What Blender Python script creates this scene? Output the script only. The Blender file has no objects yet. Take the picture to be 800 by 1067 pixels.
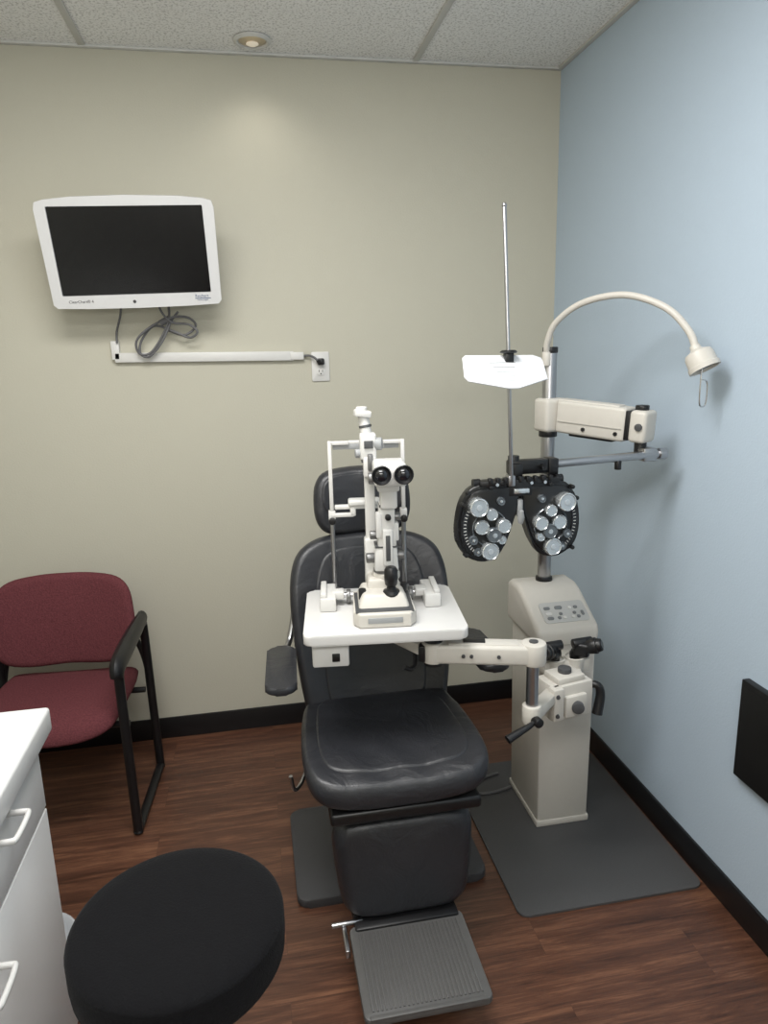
import bpy, bmesh, math, random
from mathutils import Vector, Matrix, Euler
random.seed(4)
scene = bpy.context.scene
COL = scene.collection
try:
    scene.view_settings.view_transform = 'Standard'
    scene.view_settings.look = 'None'
except Exception:
    pass

# ------------------------------------------------------------------ materials
def lin(c):
    c = c / 255.0
    return c / 12.92 if c <= 0.04045 else ((c + 0.055) / 1.055) ** 2.4
def col(rgb):
    return (lin(rgb[0]), lin(rgb[1]), lin(rgb[2]), 1.0)
def mk(name, rgb, rough=0.5, metal=0.0, bump=0.0, scale=60.0, var=0.0, spec=0.5, emit=0.0, trans=0.0, coat=0.0, dist=0.002, sheen=0.0):
    m = bpy.data.materials.new(name); m.use_nodes = True
    nt = m.node_tree; N = nt.nodes; L = nt.links
    b = N['Principled BSDF']
    b.inputs['Base Color'].default_value = col(rgb)
    b.inputs['Roughness'].default_value = rough
    b.inputs['Metallic'].default_value = metal
    b.inputs['Specular IOR Level'].default_value = spec
    if coat: b.inputs['Coat Weight'].default_value = coat
    if sheen: b.inputs['Sheen Weight'].default_value = sheen
    if trans: b.inputs['Transmission Weight'].default_value = trans
    if emit:
        b.inputs['Emission Color'].default_value = col(rgb)
        b.inputs['Emission Strength'].default_value = emit
    tc = N.new('ShaderNodeTexCoord')
    nz = N.new('ShaderNodeTexNoise'); nz.inputs['Scale'].default_value = scale
    nz.inputs['Detail'].default_value = 4
    L.new(tc.outputs['Object'], nz.inputs['Vector'])
    mx = N.new('ShaderNodeMix'); mx.data_type = 'RGBA'
    v = max(var, 0.02)
    c = col(rgb)
    mx.inputs[6].default_value = (c[0]*(1-v), c[1]*(1-v), c[2]*(1-v), 1)
    mx.inputs[7].default_value = (min(1, c[0]*(1+v)), min(1, c[1]*(1+v)), min(1, c[2]*(1+v)), 1)
    L.new(nz.outputs['Fac'], mx.inputs[0]); L.new(mx.outputs[2], b.inputs['Base Color'])
    if bump:
        bp = N.new('ShaderNodeBump'); bp.inputs['Strength'].default_value = bump
        bp.inputs['Distance'].default_value = dist
        L.new(nz.outputs['Fac'], bp.inputs['Height']); L.new(bp.outputs['Normal'], b.inputs['Normal'])
    return m

BEIGE = mk('instrument_beige', (199, 195, 187), 0.42, var=0.03)
BEIGE2 = mk('instrument_beige_dark', (168, 165, 158), 0.45, var=0.03)
WHITE = mk('white_plastic', (208, 207, 204), 0.38)
MONW = mk('monitor_white', (208, 208, 208), 0.4)
LAM = mk('white_laminate', (214, 214, 213), 0.35)
FRONT = mk('white_cabinet_front', (230, 230, 229), 0.35)
BOARD = mk('table_laminate', (208, 207, 205), 0.35)
BLK = mk('black_plastic', (20, 20, 22), 0.38)
BLKM = mk('black_satin', (13, 13, 15), 0.3, spec=0.6)
def leather():
    m = mk('black_vinyl', (39, 40, 44), 0.40, bump=0.2, scale=220, var=0.06, spec=0.55)
    nt = m.node_tree; N = nt.nodes; L = nt.links
    b = N['Principled BSDF']; tc = N.new('ShaderNodeTexCoord')
    nz = N.new('ShaderNodeTexNoise'); nz.inputs['Scale'].default_value = 10; nz.inputs['Detail'].default_value = 5; nz.inputs['Distortion'].default_value = 1.3
    L.new(tc.outputs['Object'], nz.inputs['Vector'])
    bp = N.new('ShaderNodeBump'); bp.inputs['Strength'].default_value = 0.45; bp.inputs['Distance'].default_value = 0.011
    L.new(nz.outputs['Fac'], bp.inputs['Height'])
    old = [l for l in L if l.to_socket == b.inputs['Normal']][0].from_node
    L.new(bp.outputs['Normal'], old.inputs['Normal'])
    return m
LEA = leather()
CHR = mk('chrome', (205, 205, 208), 0.18, metal=1.0)
STEEL = mk('brushed_steel', (175, 175, 177), 0.3, metal=1.0)
GREYM = mk('grey_metal', (120, 120, 120), 0.4, metal=0.7)
DGREY = mk('dark_grey_plastic', (70, 71, 73), 0.45)
GLASS = mk('dark_glass', (15, 17, 25), 0.08, spec=0.8)
LENS = mk('lens_silver', (205, 210, 213), 0.16, metal=0.75, coat=0.5)
LENSC = mk('clear_dial_grey', (92, 98, 103), 0.1, metal=0.3, coat=0.8)
LENSW = mk('clear_lens_pale', (176, 184, 190), 0.08, metal=0.2, coat=1.0)
SCALE = mk('scale_grey', (62, 64, 67), 0.25, metal=0.4)
SCREEN = mk('screen_black', (9, 10, 13), 0.22, spec=0.4)
BURG = mk('burgundy_fabric', (96, 53, 57), 0.98, bump=0.9, scale=190, var=0.55, spec=0.1)
STOOLF = mk('black_fabric', (17, 17, 19), 0.95, bump=0.8, scale=260, var=0.45, spec=0.12, sheen=0.03)
FRAME = mk('black_frame', (18, 18, 20), 0.4)
MAT = mk('charcoal_mat', (76, 76, 77), 0.62, bump=0.3, scale=300, var=0.12, spec=0.35)
CHMAT = mk('charcoal_base', (60, 60, 62), 0.6, bump=0.2, scale=200, var=0.1)
FOOT = mk('footrest_grey', (84, 83, 82), 0.5, var=0.1)
CARD = mk('white_card', (222, 224, 227), 0.45)
CABLE = mk('grey_cable', (95, 95, 97), 0.5)
LGREY = mk('light_grey', (150, 152, 153), 0.5)
KEY = mk('keypad_grey', (184, 184, 182), 0.5)
BTN = mk('button_grey', (118, 121, 123), 0.5)
BLUE = mk('logo_blue', (42, 72, 112), 0.5)
INK = mk('ink_dark', (60, 60, 62), 0.6)
BASEB = mk('baseboard_black', (16, 16, 18), 0.42)
PANELB = mk('panel_black', (8, 8, 9), 0.5)
LINER = mk('white_liner', (210, 213, 218), 0.4, bump=0.4, scale=30)
DOWN = mk('warm_reflector', (205, 192, 172), 0.3, metal=1.0)

def wall_mat(name, rgb):
    return mk(name, rgb, 0.72, bump=0.3, scale=160, var=0.02, spec=0.35)
WALLB = wall_mat('paint_khaki', (188, 185, 170))
WALLR = wall_mat('paint_pale_blue', (179, 195, 210))

def wood_mat():
    m = bpy.data.materials.new('wood_plank_floor'); m.use_nodes = True
    nt = m.node_tree; N = nt.nodes; L = nt.links; b = N['Principled BSDF']
    tc = N.new('ShaderNodeTexCoord')
    br = N.new('ShaderNodeTexBrick')
    br.inputs['Scale'].default_value = 1.0
    br.inputs['Brick Width'].default_value = 1.1
    br.inputs['Row Height'].default_value = 0.15
    br.inputs['Mortar Size'].default_value = 0.0006
    br.inputs['Mortar Smooth'].default_value = 0.5
    br.offset = 0.37
    br.inputs['Color1'].default_value = (0.0, 0.0, 0.0, 1)
    br.inputs['Color2'].default_value = (1, 1, 1, 1)
    br.inputs['Mortar'].default_value = (0.3, 0.3, 0.3, 1)
    L.new(tc.outputs['Object'], br.inputs['Vector'])
    def grain(sc, mul, det):
        mp = N.new('ShaderNodeMapping'); mp.inputs['Scale'].default_value = sc
        L.new(tc.outputs['Object'], mp.inputs['Vector'])
        add = N.new('ShaderNodeVectorMath'); add.operation = 'MULTIPLY_ADD'
        add.inputs[1].default_value = (mul, mul, mul)
        L.new(br.outputs['Color'], add.inputs[0]); L.new(mp.outputs['Vector'], add.inputs[2])
        nz = N.new('ShaderNodeTexNoise'); nz.inputs['Scale'].default_value = 1.0
        nz.inputs['Detail'].default_value = det; nz.inputs['Roughness'].default_value = 0.68
        nz.inputs['Distortion'].default_value = 0.8
        L.new(add.outputs[0], nz.inputs['Vector']); return nz
    n1 = grain((1.8, 24, 1), 7, 8); n2 = grain((8, 130, 1), 11, 5)
    av = N.new('ShaderNodeMix'); av.data_type = 'FLOAT'; av.inputs[0].default_value = 0.36
    L.new(n1.outputs['Fac'], av.inputs[2]); L.new(n2.outputs['Fac'], av.inputs[3])
    rp = N.new('ShaderNodeValToRGB'); e = rp.color_ramp.elements
    e[0].position = 0.35; e[0].color = col((58, 38, 30))
    e[1].position = 0.65; e[1].color = col((128, 90, 68))
    k = rp.color_ramp.elements.new(0.5); k.color = col((91, 60, 46))
    L.new(av.outputs[0], rp.inputs['Fac'])
    hs = N.new('ShaderNodeMix'); hs.data_type = 'RGBA'; hs.blend_type = 'MULTIPLY'
    hs.inputs[0].default_value = 1.0
    r2 = N.new('ShaderNodeValToRGB'); e2 = r2.color_ramp.elements
    e2[0].color = (0.86, 0.85, 0.84, 1); e2[1].color = (1.07, 1.06, 1.05, 1)
    L.new(br.outputs['Color'], r2.inputs['Fac'])
    L.new(rp.outputs['Color'], hs.inputs[6]); L.new(r2.outputs['Color'], hs.inputs[7])
    dk = N.new('ShaderNodeMix'); dk.data_type = 'RGBA'
    ml = N.new('ShaderNodeMath'); ml.operation = 'MULTIPLY'; ml.inputs[1].default_value = 0.5
    L.new(br.outputs['Fac'], ml.inputs[0])
    L.new(ml.outputs[0], dk.inputs[0]); L.new(hs.outputs[2], dk.inputs[6])
    dk.inputs[7].default_value = col((50, 33, 27))
    L.new(dk.outputs[2], b.inputs['Base Color'])
    b.inputs['Roughness'].default_value = 0.34
    b.inputs['Specular IOR Level'].default_value = 0.5
    bp = N.new('ShaderNodeBump'); bp.inputs['Strength'].default_value = 0.12; bp.inputs['Distance'].default_value = 0.002
    L.new(av.outputs[0], bp.inputs['Height']); L.new(bp.outputs['Normal'], b.inputs['Normal'])
    return m
WOOD = wood_mat()

def ceil_mat():
    m = bpy.data.materials.new('acoustic_tile'); m.use_nodes = True
    nt = m.node_tree; N = nt.nodes; L = nt.links; b = N['Principled BSDF']
    tc = N.new('ShaderNodeTexCoord')
    nz = N.new('ShaderNodeTexNoise'); nz.inputs['Scale'].default_value = 120; nz.inputs['Detail'].default_value = 5
    L.new(tc.outputs['Object'], nz.inputs['Vector'])
    vo = N.new('ShaderNodeTexVoronoi'); vo.inputs['Scale'].default_value = 95
    L.new(tc.outputs['Object'], vo.inputs['Vector'])
    rp = N.new('ShaderNodeValToRGB'); e = rp.color_ramp.elements
    e[0].position = 0.36; e[0].color = col((194, 194, 192)); e[1].position = 0.5; e[1].color = col((234, 234, 233))
    L.new(nz.outputs['Fac'], rp.inputs['Fac'])
    r2 = N.new('ShaderNodeValToRGB'); e = r2.color_ramp.elements
    e[0].position = 0.1; e[0].color = (0.65, 0.65, 0.65, 1); e[1].position = 0.22; e[1].color = (1, 1, 1, 1)
    L.new(vo.outputs['Distance'], r2.inputs['Fac'])
    mx = N.new('ShaderNodeMix'); mx.data_type = 'RGBA'; mx.blend_type = 'MULTIPLY'; mx.inputs[0].default_value = 1
    L.new(rp.outputs['Color'], mx.inputs[6]); L.new(r2.outputs['Color'], mx.inputs[7])
    L.new(mx.outputs[2], b.inputs['Base Color'])
    b.inputs['Roughness'].default_value = 0.95
    bp = N.new('ShaderNodeBump'); bp.inputs['Strength'].default_value = 0.5; bp.inputs['Distance'].default_value = 0.003
    L.new(nz.outputs['Fac'], bp.inputs['Height']); L.new(bp.outputs['Normal'], b.inputs['Normal'])
    return m
CEIL = ceil_mat()
TBAR = mk('ceiling_grid_grey', (200, 200, 197), 0.6)

# ------------------------------------------------------------------ mesh builder
def V(*a): return Vector(a)
def MX(loc=(0, 0, 0), rot=(0, 0, 0)):
    return Matrix.Translation(loc) @ Euler([math.radians(r) for r in rot], 'XYZ').to_matrix().to_4x4()
def catmull(pts, sub=6, closed=False):
    pts = [Vector(p) for p in pts]; n = len(pts); out = []
    rng = n if closed else n - 1
    for i in range(rng):
        if closed:
            p0, p1, p2, p3 = pts[(i-1) % n], pts[i], pts[(i+1) % n], pts[(i+2) % n]
        else:
            p0 = pts[max(i-1, 0)]; p1 = pts[i]; p2 = pts[i+1]; p3 = pts[min(i+2, n-1)]
        for k in range(sub):
            t = k / sub
            out.append(0.5*((2*p1) + (-p0+p2)*t + (2*p0-5*p1+4*p2-p3)*t*t + (-p0+3*p1-3*p2+p3)*t**3))
    if not closed: out.append(pts[-1])
    return out
def sym(half):
    full = list(half)
    for x, y in reversed(half):
        if abs(x) > 1e-6: full.append((-x, y))
    return full
def rrect(w, h, r, n=5, cx=0, cy=0):
    o = []
    for (sx, sy, a0) in ((1, -1, -90), (1, 1, 0), (-1, 1, 90), (-1, -1, 180)):
        for k in range(n+1):
            a = math.radians(a0 + 90*k/n)
            o.append((cx + sx*(w/2-r) + r*math.cos(a), cy + sy*(h/2-r) + r*math.sin(a)))
    return o

class B:
    def __init__(s): s.bm = bmesh.new()
    def _add(s, b2, mat=0, mtx=None, smooth=True):
        if mtx is not None: b2.transform(mtx)
        bmesh.ops.recalc_face_normals(b2, faces=b2.faces[:])
        for f in b2.faces: f.material_index = mat; f.smooth = smooth
        me = bpy.data.meshes.new('tmp'); b2.to_mesh(me); b2.free()
        s.bm.from_mesh(me); bpy.data.meshes.remove(me)
        return s
    def box(s, c, size, rot=(0, 0, 0), bev=0.004, mat=0, seg=2, taper=None, shift=None):
        b = bmesh.new(); bmesh.ops.create_cube(b, size=1.0)
        for v in b.verts:
            v.co.x *= size[0]; v.co.y *= size[1]; v.co.z *= size[2]
            if taper and v.co.z > 0: v.co.x *= taper[0]; v.co.y *= taper[1]
            if shift and v.co.z > 0: v.co.x += shift[0]; v.co.y += shift[1]
        if bev > 0:
            bmesh.ops.bevel(b, geom=b.edges[:], offset=min(bev, min(size)*0.49), segments=seg, profile=0.5, affect='EDGES', clamp_overlap=True)
        return s._add(b, mat, MX(c, rot))
    def obox(s, p0, p1, w, h, bev=0.006, mat=0, ext=0.0, seg=2, up=(0, 0, 1)):
        p0 = Vector(p0); p1 = Vector(p1); d = (p1-p0); Lh = d.length; y = d.normalized()
        x = y.cross(Vector(up)).normalized(); z = x.cross(y)
        m = Matrix((( x.x, y.x, z.x, 0), (x.y, y.y, z.y, 0), (x.z, y.z, z.z, 0), (0, 0, 0, 1)))
        c = (p0+p1)/2
        b = bmesh.new(); bmesh.ops.create_cube(b, size=1.0)
        for v in b.verts: v.co.x *= w; v.co.y *= (Lh+2*ext); v.co.z *= h
        if bev > 0: bmesh.ops.bevel(b, geom=b.edges[:], offset=bev, segments=seg, profile=0.5, affect='EDGES', clamp_overlap=True)
        return s._add(b, mat, Matrix.Translation(c) @ m)
    def cyl(s, p0, p1, r, r2=None, n=24, bev=0.0, mat=0):
        p0 = Vector(p0); p1 = Vector(p1); d = p1-p0
        b = bmesh.new()
        bmesh.ops.create_cone(b, cap_ends=True, segments=n, radius1=r, radius2=(r if r2 is None else r2), depth=d.length)
        if bev > 0:
            ed = [e for e in b.edges if any(len(f.verts) > 4 for f in e.link_faces)]
            bmesh.ops.bevel(b, geom=ed, offset=bev, segments=2, profile=0.5, affect='EDGES', clamp_overlap=True)
        return s._add(b, mat, Matrix.Translation((p0+p1)/2) @ d.to_track_quat('Z', 'Y').to_matrix().to_4x4())
    def sph(s, c, r, mat=0, scale=(1, 1, 1)):
        b = bmesh.new(); bmesh.ops.create_uvsphere(b, u_segments=20, v_segments=12, radius=r)
        for v in b.verts: v.co = Vector((v.co.x*scale[0], v.co.y*scale[1], v.co.z*scale[2]))
        return s._add(b, mat, Matrix.Translation(c))
    def lathe(s, prof, p0=(0, 0, 0), d=(0, 0, 1), n=32, mat=0, knurl=0.0):
        b = bmesh.new(); rings = []
        for r, z in prof:
            rings.append([b.verts.new((max(r, 1e-5)*(1-knurl*(k % 2))*math.cos(2*math.pi*k/n), max(r, 1e-5)*(1-knurl*(k % 2))*math.sin(2*math.pi*k/n), z)) for k in range(n)])
        for a, c in zip(rings, rings[1:]):
            for k in range(n): b.faces.new((a[k], a[(k+1) % n], c[(k+1) % n], c[k]))
        b.faces.new(rings[0][::-1]); b.faces.new(rings[-1])
        q = Vector(d).normalized().to_track_quat('Z', 'Y').to_matrix().to_4x4()
        return s._add(b, mat, Matrix.Translation(p0) @ q)
    def tube(s, pts, r, n=10, mat=0, closed=False, sub=6, smooth=True, flat=1.0):
        P = catmull(pts, sub, closed) if smooth else [Vector(p) for p in pts]
        N_ = len(P); b = bmesh.new(); rings = []
        up = None
        for i in range(N_):
            if closed: t = (P[(i+1) % N_]-P[i-1])
            else: t = P[min(i+1, N_-1)]-P[max(i-1, 0)]
            if t.length < 1e-9: t = Vector((0, 0, 1))
            t.normalize()
            if up is None:
                up = Vector((0, 0, 1)) if abs(t.z) < 0.9 else Vector((1, 0, 0))
            u = (up - t*up.dot(t)).normalized(); w = t.cross(u); up = u
            rr = r(i/(N_-1)) if callable(r) else r
            rings.append([b.verts.new(P[i] + u*rr*math.cos(2*math.pi*k/n) + w*rr*flat*math.sin(2*math.pi*k/n)) for k in range(n)])
        m = N_ if closed else N_-1
        for i in range(m):
            a, c = rings[i], rings[(i+1) % N_]
            for k in range(n): b.faces.new((a[k], a[(k+1) % n], c[(k+1) % n], c[k]))
        if not closed:
            b.faces.new(rings[0][::-1]); b.faces.new(rings[-1])
        return s._add(b, mat)
    def prism(s, outline, h, mtx=None, bev=0.003, mat=0, seg=2):
        b = bmesh.new()
        lo = [b.verts.new((x, y, -h/2)) for x, y in outline]; hi = [b.verts.new((x, y, h/2)) for x, y in outline]
        n = len(lo)
        f0 = b.faces.new(lo[::-1]); f1 = b.faces.new(hi)
        for k in range(n): b.faces.new((lo[k], lo[(k+1) % n], hi[(k+1) % n], hi[k]))
        if bev > 0:
            ed = list(set(f0.edges[:] + f1.edges[:]))
            bmesh.ops.bevel(b, geom=ed, offset=bev, segments=seg, profile=0.5, affect='EDGES', clamp_overlap=True)
        return s._add(b, mat, mtx)
    def pillow(s, outline, hf, hb, fn, e=0.15, dome=0.15, mat=0, sub=4, rings=6):
        O = [Vector((p.x, p.y)) for p in catmull([(x, y, 0) for x, y in outline], sub, True)]
        c = Vector((0, 0))
        for p in O: c += p
        c /= len(O); n = len(O)
        prof = []
        K = 6
        for k in range(K+1):
            a = math.pi/2*k/K
            prof.append((1-e*(1-math.cos(a)), math.sin(a)*(1-dome)))
        for k in range(1, rings+1):
            t = k/rings
            prof.append(((1-e)*(1-t), (1-dome)+dome*(1-(1-t)**2)))
        b = bmesh.new()
        def side(h, sgn):
            R = []
            for sc, hh in prof:
                if sc < 1e-4: R.append([b.verts.new(fn(c.x, c.y, sgn*h*hh))])
                else: R.append([b.verts.new(fn(*(c+(p-c)*sc), sgn*h*hh)) for p in O])
            for a, d in zip(R, R[1:]):
                if len(d) == 1:
                    for k in range(n): b.faces.new((a[k], a[(k+1) % n], d[0]))
                else:
                    for k in range(n): b.faces.new((a[k], a[(k+1) % n], d[(k+1) % n], d[k]))
            return R[0]
        r1 = side(hf, 1); r2 = side(hb, -1)
        bmesh.ops.remove_doubles(b, verts=r1+r2, dist=1e-6)
        return s._add(b, mat)
    def text(s, txt, size, mtx, mat=0, ext=0.0004, align='LEFT'):
        cu = bpy.data.curves.new('t', 'FONT'); cu.body = txt; cu.size = size; cu.extrude = ext; cu.align_x = align
        o = bpy.data.objects.new('t', cu); COL.objects.link(o)
        dg = bpy.context.evaluated_depsgraph_get(); dg.update()
        me = bpy.data.meshes.new_from_object(o.evaluated_get(dg))
        b = bmesh.new(); b.from_mesh(me)
        bpy.data.objects.remove(o); bpy.data.curves.remove(cu); bpy.data.meshes.remove(me)
        return s._add(b, mat, mtx, smooth=False)

WM = {}
def thing(name, label, category, loc=(0, 0, 0), rotz=0, group=None):
    e = bpy.data.objects.new(name, None); e.empty_display_size = 0.05
    m = MX(loc, (0, 0, rotz)); e.matrix_world = m; WM[e] = m
    COL.objects.link(e); e['label'] = label; e['category'] = category
    if group: e['group'] = group
    return e
def finish(b, name, mats, inv, sharp=38):
    me = bpy.data.meshes.new(name); b.bm.transform(inv); b.bm.to_mesh(me); b.bm.free()
    for m in (mats if isinstance(mats, (list, tuple)) else [mats]): me.materials.append(m)
    try: me.set_sharp_from_angle(angle=math.radians(sharp))
    except Exception: pass
    o = bpy.data.objects.new(name, me); COL.objects.link(o); return o
def part(b, name, parent, mats, local=False, label=None, sharp=38):
    m = WM[parent]
    o = finish(b, name, mats, Matrix.Identity(4) if local else m.inverted(), sharp)
    o.parent = parent; WM[o] = m
    if label: o['label'] = label
    return o
def loose(b, name, parent, mats, local=False, label=None):
    bm = b.bm; bm.verts.ensure_lookup_table(); seen = set(); outs = []
    for v0 in bm.verts:
        if v0 in seen: continue
        st_ = [v0]; seen.add(v0); isl = []
        while st_:
            v = st_.pop(); isl.append(v)
            for e in v.link_edges:
                w_ = e.other_vert(v)
                if w_ not in seen: seen.add(w_); st_.append(w_)
        nb = B(); mp = {v: nb.bm.verts.new(v.co) for v in isl}
        fs = set(f for v in isl for f in v.link_faces)
        for f in fs:
            nf = nb.bm.faces.new([mp[v] for v in f.verts]); nf.smooth = f.smooth; nf.material_index = f.material_index
        outs.append(part(nb, name, parent, mats, local, label))
    bm.free(); return outs
def solo(b, name, label, category, mats, origin=(0, 0, 0), kind=None):
    o = finish(b, name, mats, Matrix.Translation(origin).inverted())
    o.location = origin; WM[o] = Matrix.Translation(origin)
    if label: o['label'] = label; o['category'] = category
    if kind: o['kind'] = kind
    return o
def struct(b, name, mats, label=None, category=None, sharp=38):
    o = finish(b, name, mats, Matrix.Identity(4), sharp); o['kind'] = 'structure'
    if label: o['label'] = label; o['category'] = category
    return o

# ------------------------------------------------------------------ room
D, W, XL, YF, H = 2.9, 1.279, -1.15, -1.6, 2.674
T = 0.1
b = B(); b.box(((W+XL)/2, (D+YF)/2, -T/2), (W-XL+2*T, D-YF+2*T, T), bev=0); struct(b, 'floor', WOOD, 'medium reddish brown wood plank floor', 'floor')
b = B(); b.box(((W+XL)/2, (D+YF)/2, H+T/2), (W-XL+2*T, D-YF+2*T, T), bev=0); struct(b, 'ceiling', CEIL, 'speckled acoustic tile drop ceiling', 'ceiling')
b = B(); b.box(((W+XL)/2, D+T/2, H/2), (W-XL+2*T, T, H), bev=0); struct(b, 'wall_back', WALLB, 'khaki beige painted wall', 'wall')
b = B(); b.box((W+T/2, (D+YF)/2, H/2), (T, D-YF, H), bev=0); struct(b, 'wall_right', WALLR, 'pale blue painted wall', 'wall')
b = B(); b.box((XL-T/2, (D+YF)/2, H/2), (T, D-YF, H), bev=0); struct(b, 'wall_left', WALLB, 'khaki beige painted wall', 'wall')
b = B(); b.box(((W+XL)/2, YF-T/2, H/2), (W-XL+2*T, T, H), bev=0); struct(b, 'wall_front', WALLB, 'khaki beige painted wall', 'wall')
b = B(); b.box(((W+XL)/2, D-0.005, 0.0475), (W-XL, 0.01, 0.095), bev=0.002); struct(b, 'baseboard_back', BASEB, 'black rubber baseboard', 'baseboard')
b = B(); b.box((W-0.005, (D+YF)/2-0.005, 0.0475), (0.01, D-YF-0.01, 0.095), bev=0.002); struct(b, 'baseboard_right', BASEB, 'black rubber baseboard', 'baseboard')
k = 1
def trim(c, s):
    global k
    b = B(); b.box(c, s, bev=0.0015); struct(b, 'trim_%d' % k, TBAR, 'grey metal ceiling grid bar', 'trim'); k += 1
for x in (-0.4945, 0.69): trim((x, (D+YF)/2, H-0.003), (0.024, D-YF-0.04, 0.006))
for y in (2.3, 1.69, 1.08, 0.47): trim(((W+XL)/2, y, H-0.0028), (W-XL-0.04, 0.024, 0.0055))
trim(((W+XL)/2, D-0.01, H-0.004), (W-XL, 0.02, 0.008))
trim((W-0.01, (D+YF)/2-0.01, H-0.004), (0.02, D-YF-0.02, 0.008))

# ------------------------------------------------------------------ recessed downlight
t = thing('recessed_light', 'round metal recessed light in the tiled ceiling', 'light', (0.085, 2.775, H))
b = B(); b.lathe([(0.05, -0.001), (0.066, -0.002), (0.066, -0.006), (0.056, -0.012), (0.05, -0.01), (0.047, -0.002), (0.05, -0.001)], n=40); part(b, 'trim_ring', t, TBAR, local=True)
b = B(); b.lathe([(0.048, -0.001), (0.047, -0.006), (0.03, -0.012), (0.0, -0.013)], n=32); part(b, 'reflector', t, DOWN, local=True, label='warm shiny metal reflector')
b = B(); b.lathe([(0.02, -0.012), (0.022, -0.015), (0.012, -0.02), (0.0, -0.021)], n=24); part(b, 'bulb', t, mk('bulb_warm', (240, 228, 208), 0.4, emit=0.2), local=True)

# ------------------------------------------------------------------ wall monitor
mon = thing('wall_monitor', 'white framed flat screen chart monitor, switched off, wall mounted', 'monitor', (-0.37, 2.9, 1.95))
PM = MX((-0.370, 2.70, 1.964), (0, 0, 0)) @ Matrix.Rotation(math.radians(-1.2), 4, 'Y') @ Matrix.Rotation(math.radians(14), 4, 'X') @ Matrix.Rotation(math.radians(90), 4, 'X')
hw, hh = 0.286, 0.175
o = [(hw-0.012, -hh), (hw, -hh+0.012), (hw+0.004, hh-0.03), (hw-0.002, hh-0.008), (hw-0.03, hh), (hw*0.6, hh+0.008), (0, hh+0.012)]
half = [(0, -hh-0.006), (hw*0.6, -hh-0.004)] + o
full = half + [(-x, y) for x, y in reversed(half) if x > 1e-6]
SX, SH, SCY = 0.252, 0.288, 0.010
b = B()
def ring_prism(b, outer, inner, h, mtx, mat=0):
    bm = bmesh.new()
    vo = [bm.verts.new((x, y, h/2)) for x, y in outer]; vi = [bm.verts.new((x, y, h/2)) for x, y in inner]
    eo = [bm.edges.new((vo[i], vo[(i+1) % len(vo)])) for i in range(len(vo))]
    ei = [bm.edges.new((vi[i], vi[(i+1) % len(vi)])) for i in range(len(vi))]
    bmesh.ops.triangle_fill(bm, use_beauty=True, edges=eo+ei)
    r = bmesh.ops.extrude_face_region(bm, geom=bm.faces[:])
    for g in r['geom']:
        if isinstance(g, bmesh.types.BMVert): g.co.z -= h
    b._add(bm, mat, mtx)
ring_prism(b, full, rrect(SX*2, SH, 0.004, 3, 0, SCY), 0.03, PM)
part(b, 'bezel', mon, MONW, label='glossy white rounded bezel')
b = B(); b.prism([(x*0.99, y*0.98) for x, y in full], 0.012, PM @ Matrix.Translation((0, 0, -0.018)), bev=0.003)
b.prism([(x*0.85, y*0.82) for x, y in full], 0.03, PM @ Matrix.Translation((0, 0, -0.036)), bev=0.01)
part(b, 'back_cover', mon, MONW)
b = B(); b.prism(rrect(SX*2-0.0015, SH-0.0015, 0.004, 3, 0, SCY), 0.006, PM @ Matrix.Translation((0, 0, 0.005)), bev=0.0)
part(b, 'screen', mon, SCREEN, label='black blank screen')
b = B(); b.text('ClearChart\u00ae 4', 0.0135, PM @ Matrix.Translation((-0.235, -0.158, 0.0152)), 0)
part(b, 'lettering', mon, INK)
b = B(); b.text('Reichert', 0.0135, PM @ Matrix.Translation((0.195, -0.150, 0.0152)), 0)
bx = B(); bx.box((0, 0, 0), (0.055, 0.0022, 0.0006), bev=0); bx.bm.transform(PM @ Matrix.Translation((0.222, -0.154, 0.0154)))
_m = bpy.data.meshes.new('q'); bx.bm.to_mesh(_m); b.bm.from_mesh(_m)
b.text('Technologies', 0.0075, PM @ Matrix.Translation((0.2, -0.1615, 0.0152)), 0)
part(b, 'maker_logo', mon, BLUE, label='small dark blue maker logo')
b = B(); b.cyl(PM @ V(-0.015, -0.158, 0.0145), PM @ V(-0.015, -0.158, 0.0165), 0.0055, mat=0); part(b, 'power_button', mon, INK)
b = B(); b.box((-0.37, 2.893, 1.955), (0.12, 0.014, 0.16), bev=0.004); b.box((-0.37, 2.84, 1.955), (0.05, 0.1, 0.07), bev=0.006)
b.cyl((-0.4, 2.80, 1.965), (-0.34, 2.80, 1.965), 0.022)
b.obox((-0.37, 2.80, 1.965), PM @ V(0, -0.0, -0.05), 0.05, 0.05)
part(b, 'wall_bracket', mon, GREYM, label='grey metal tilt bracket')

# cable hanging under monitor
b = B()
def wp(u, v, y=2.83):
    return Vector(((-0.298 + (u-170)*0.00352) + (y-2.8)*-0.106, y, 1.72 - (v-340)*0.00345 + (u-170)*0.0001))
b.tube([wp(165, 306, 2.78), wp(168, 322, 2.82), wp(178, 335), wp(195, 338, 2.835), wp(204, 346, 2.83), wp(196, 352, 2.84), wp(180, 345, 2.85), wp(160, 338, 2.85), wp(146, 352, 2.855), wp(143, 366, 2.855), wp(152, 370, 2.85),
        wp(166, 356, 2.84), wp(178, 334, 2.84), wp(186, 324, 2.84)], 0.0045, n=8, sub=8)
b.tube([wp(176, 312, 2.79), wp(176, 330, 2.83), wp(168, 348, 2.845), wp(154, 366, 2.85), wp(142, 366, 2.85), wp(141, 352, 2.84), wp(158, 338, 2.835), wp(180, 330, 2.83), wp(196, 331, 2.85), wp(203, 340, 2.85), wp(190, 349, 2.855), wp(170, 341, 2.855)], 0.0045, n=8, sub=8)
b.tube([wp(130, 312, 2.78), wp(127, 325, 2.84), wp(121, 342, 2.87), wp(120, 354, 2.872)], 0.0042, n=8)
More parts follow.
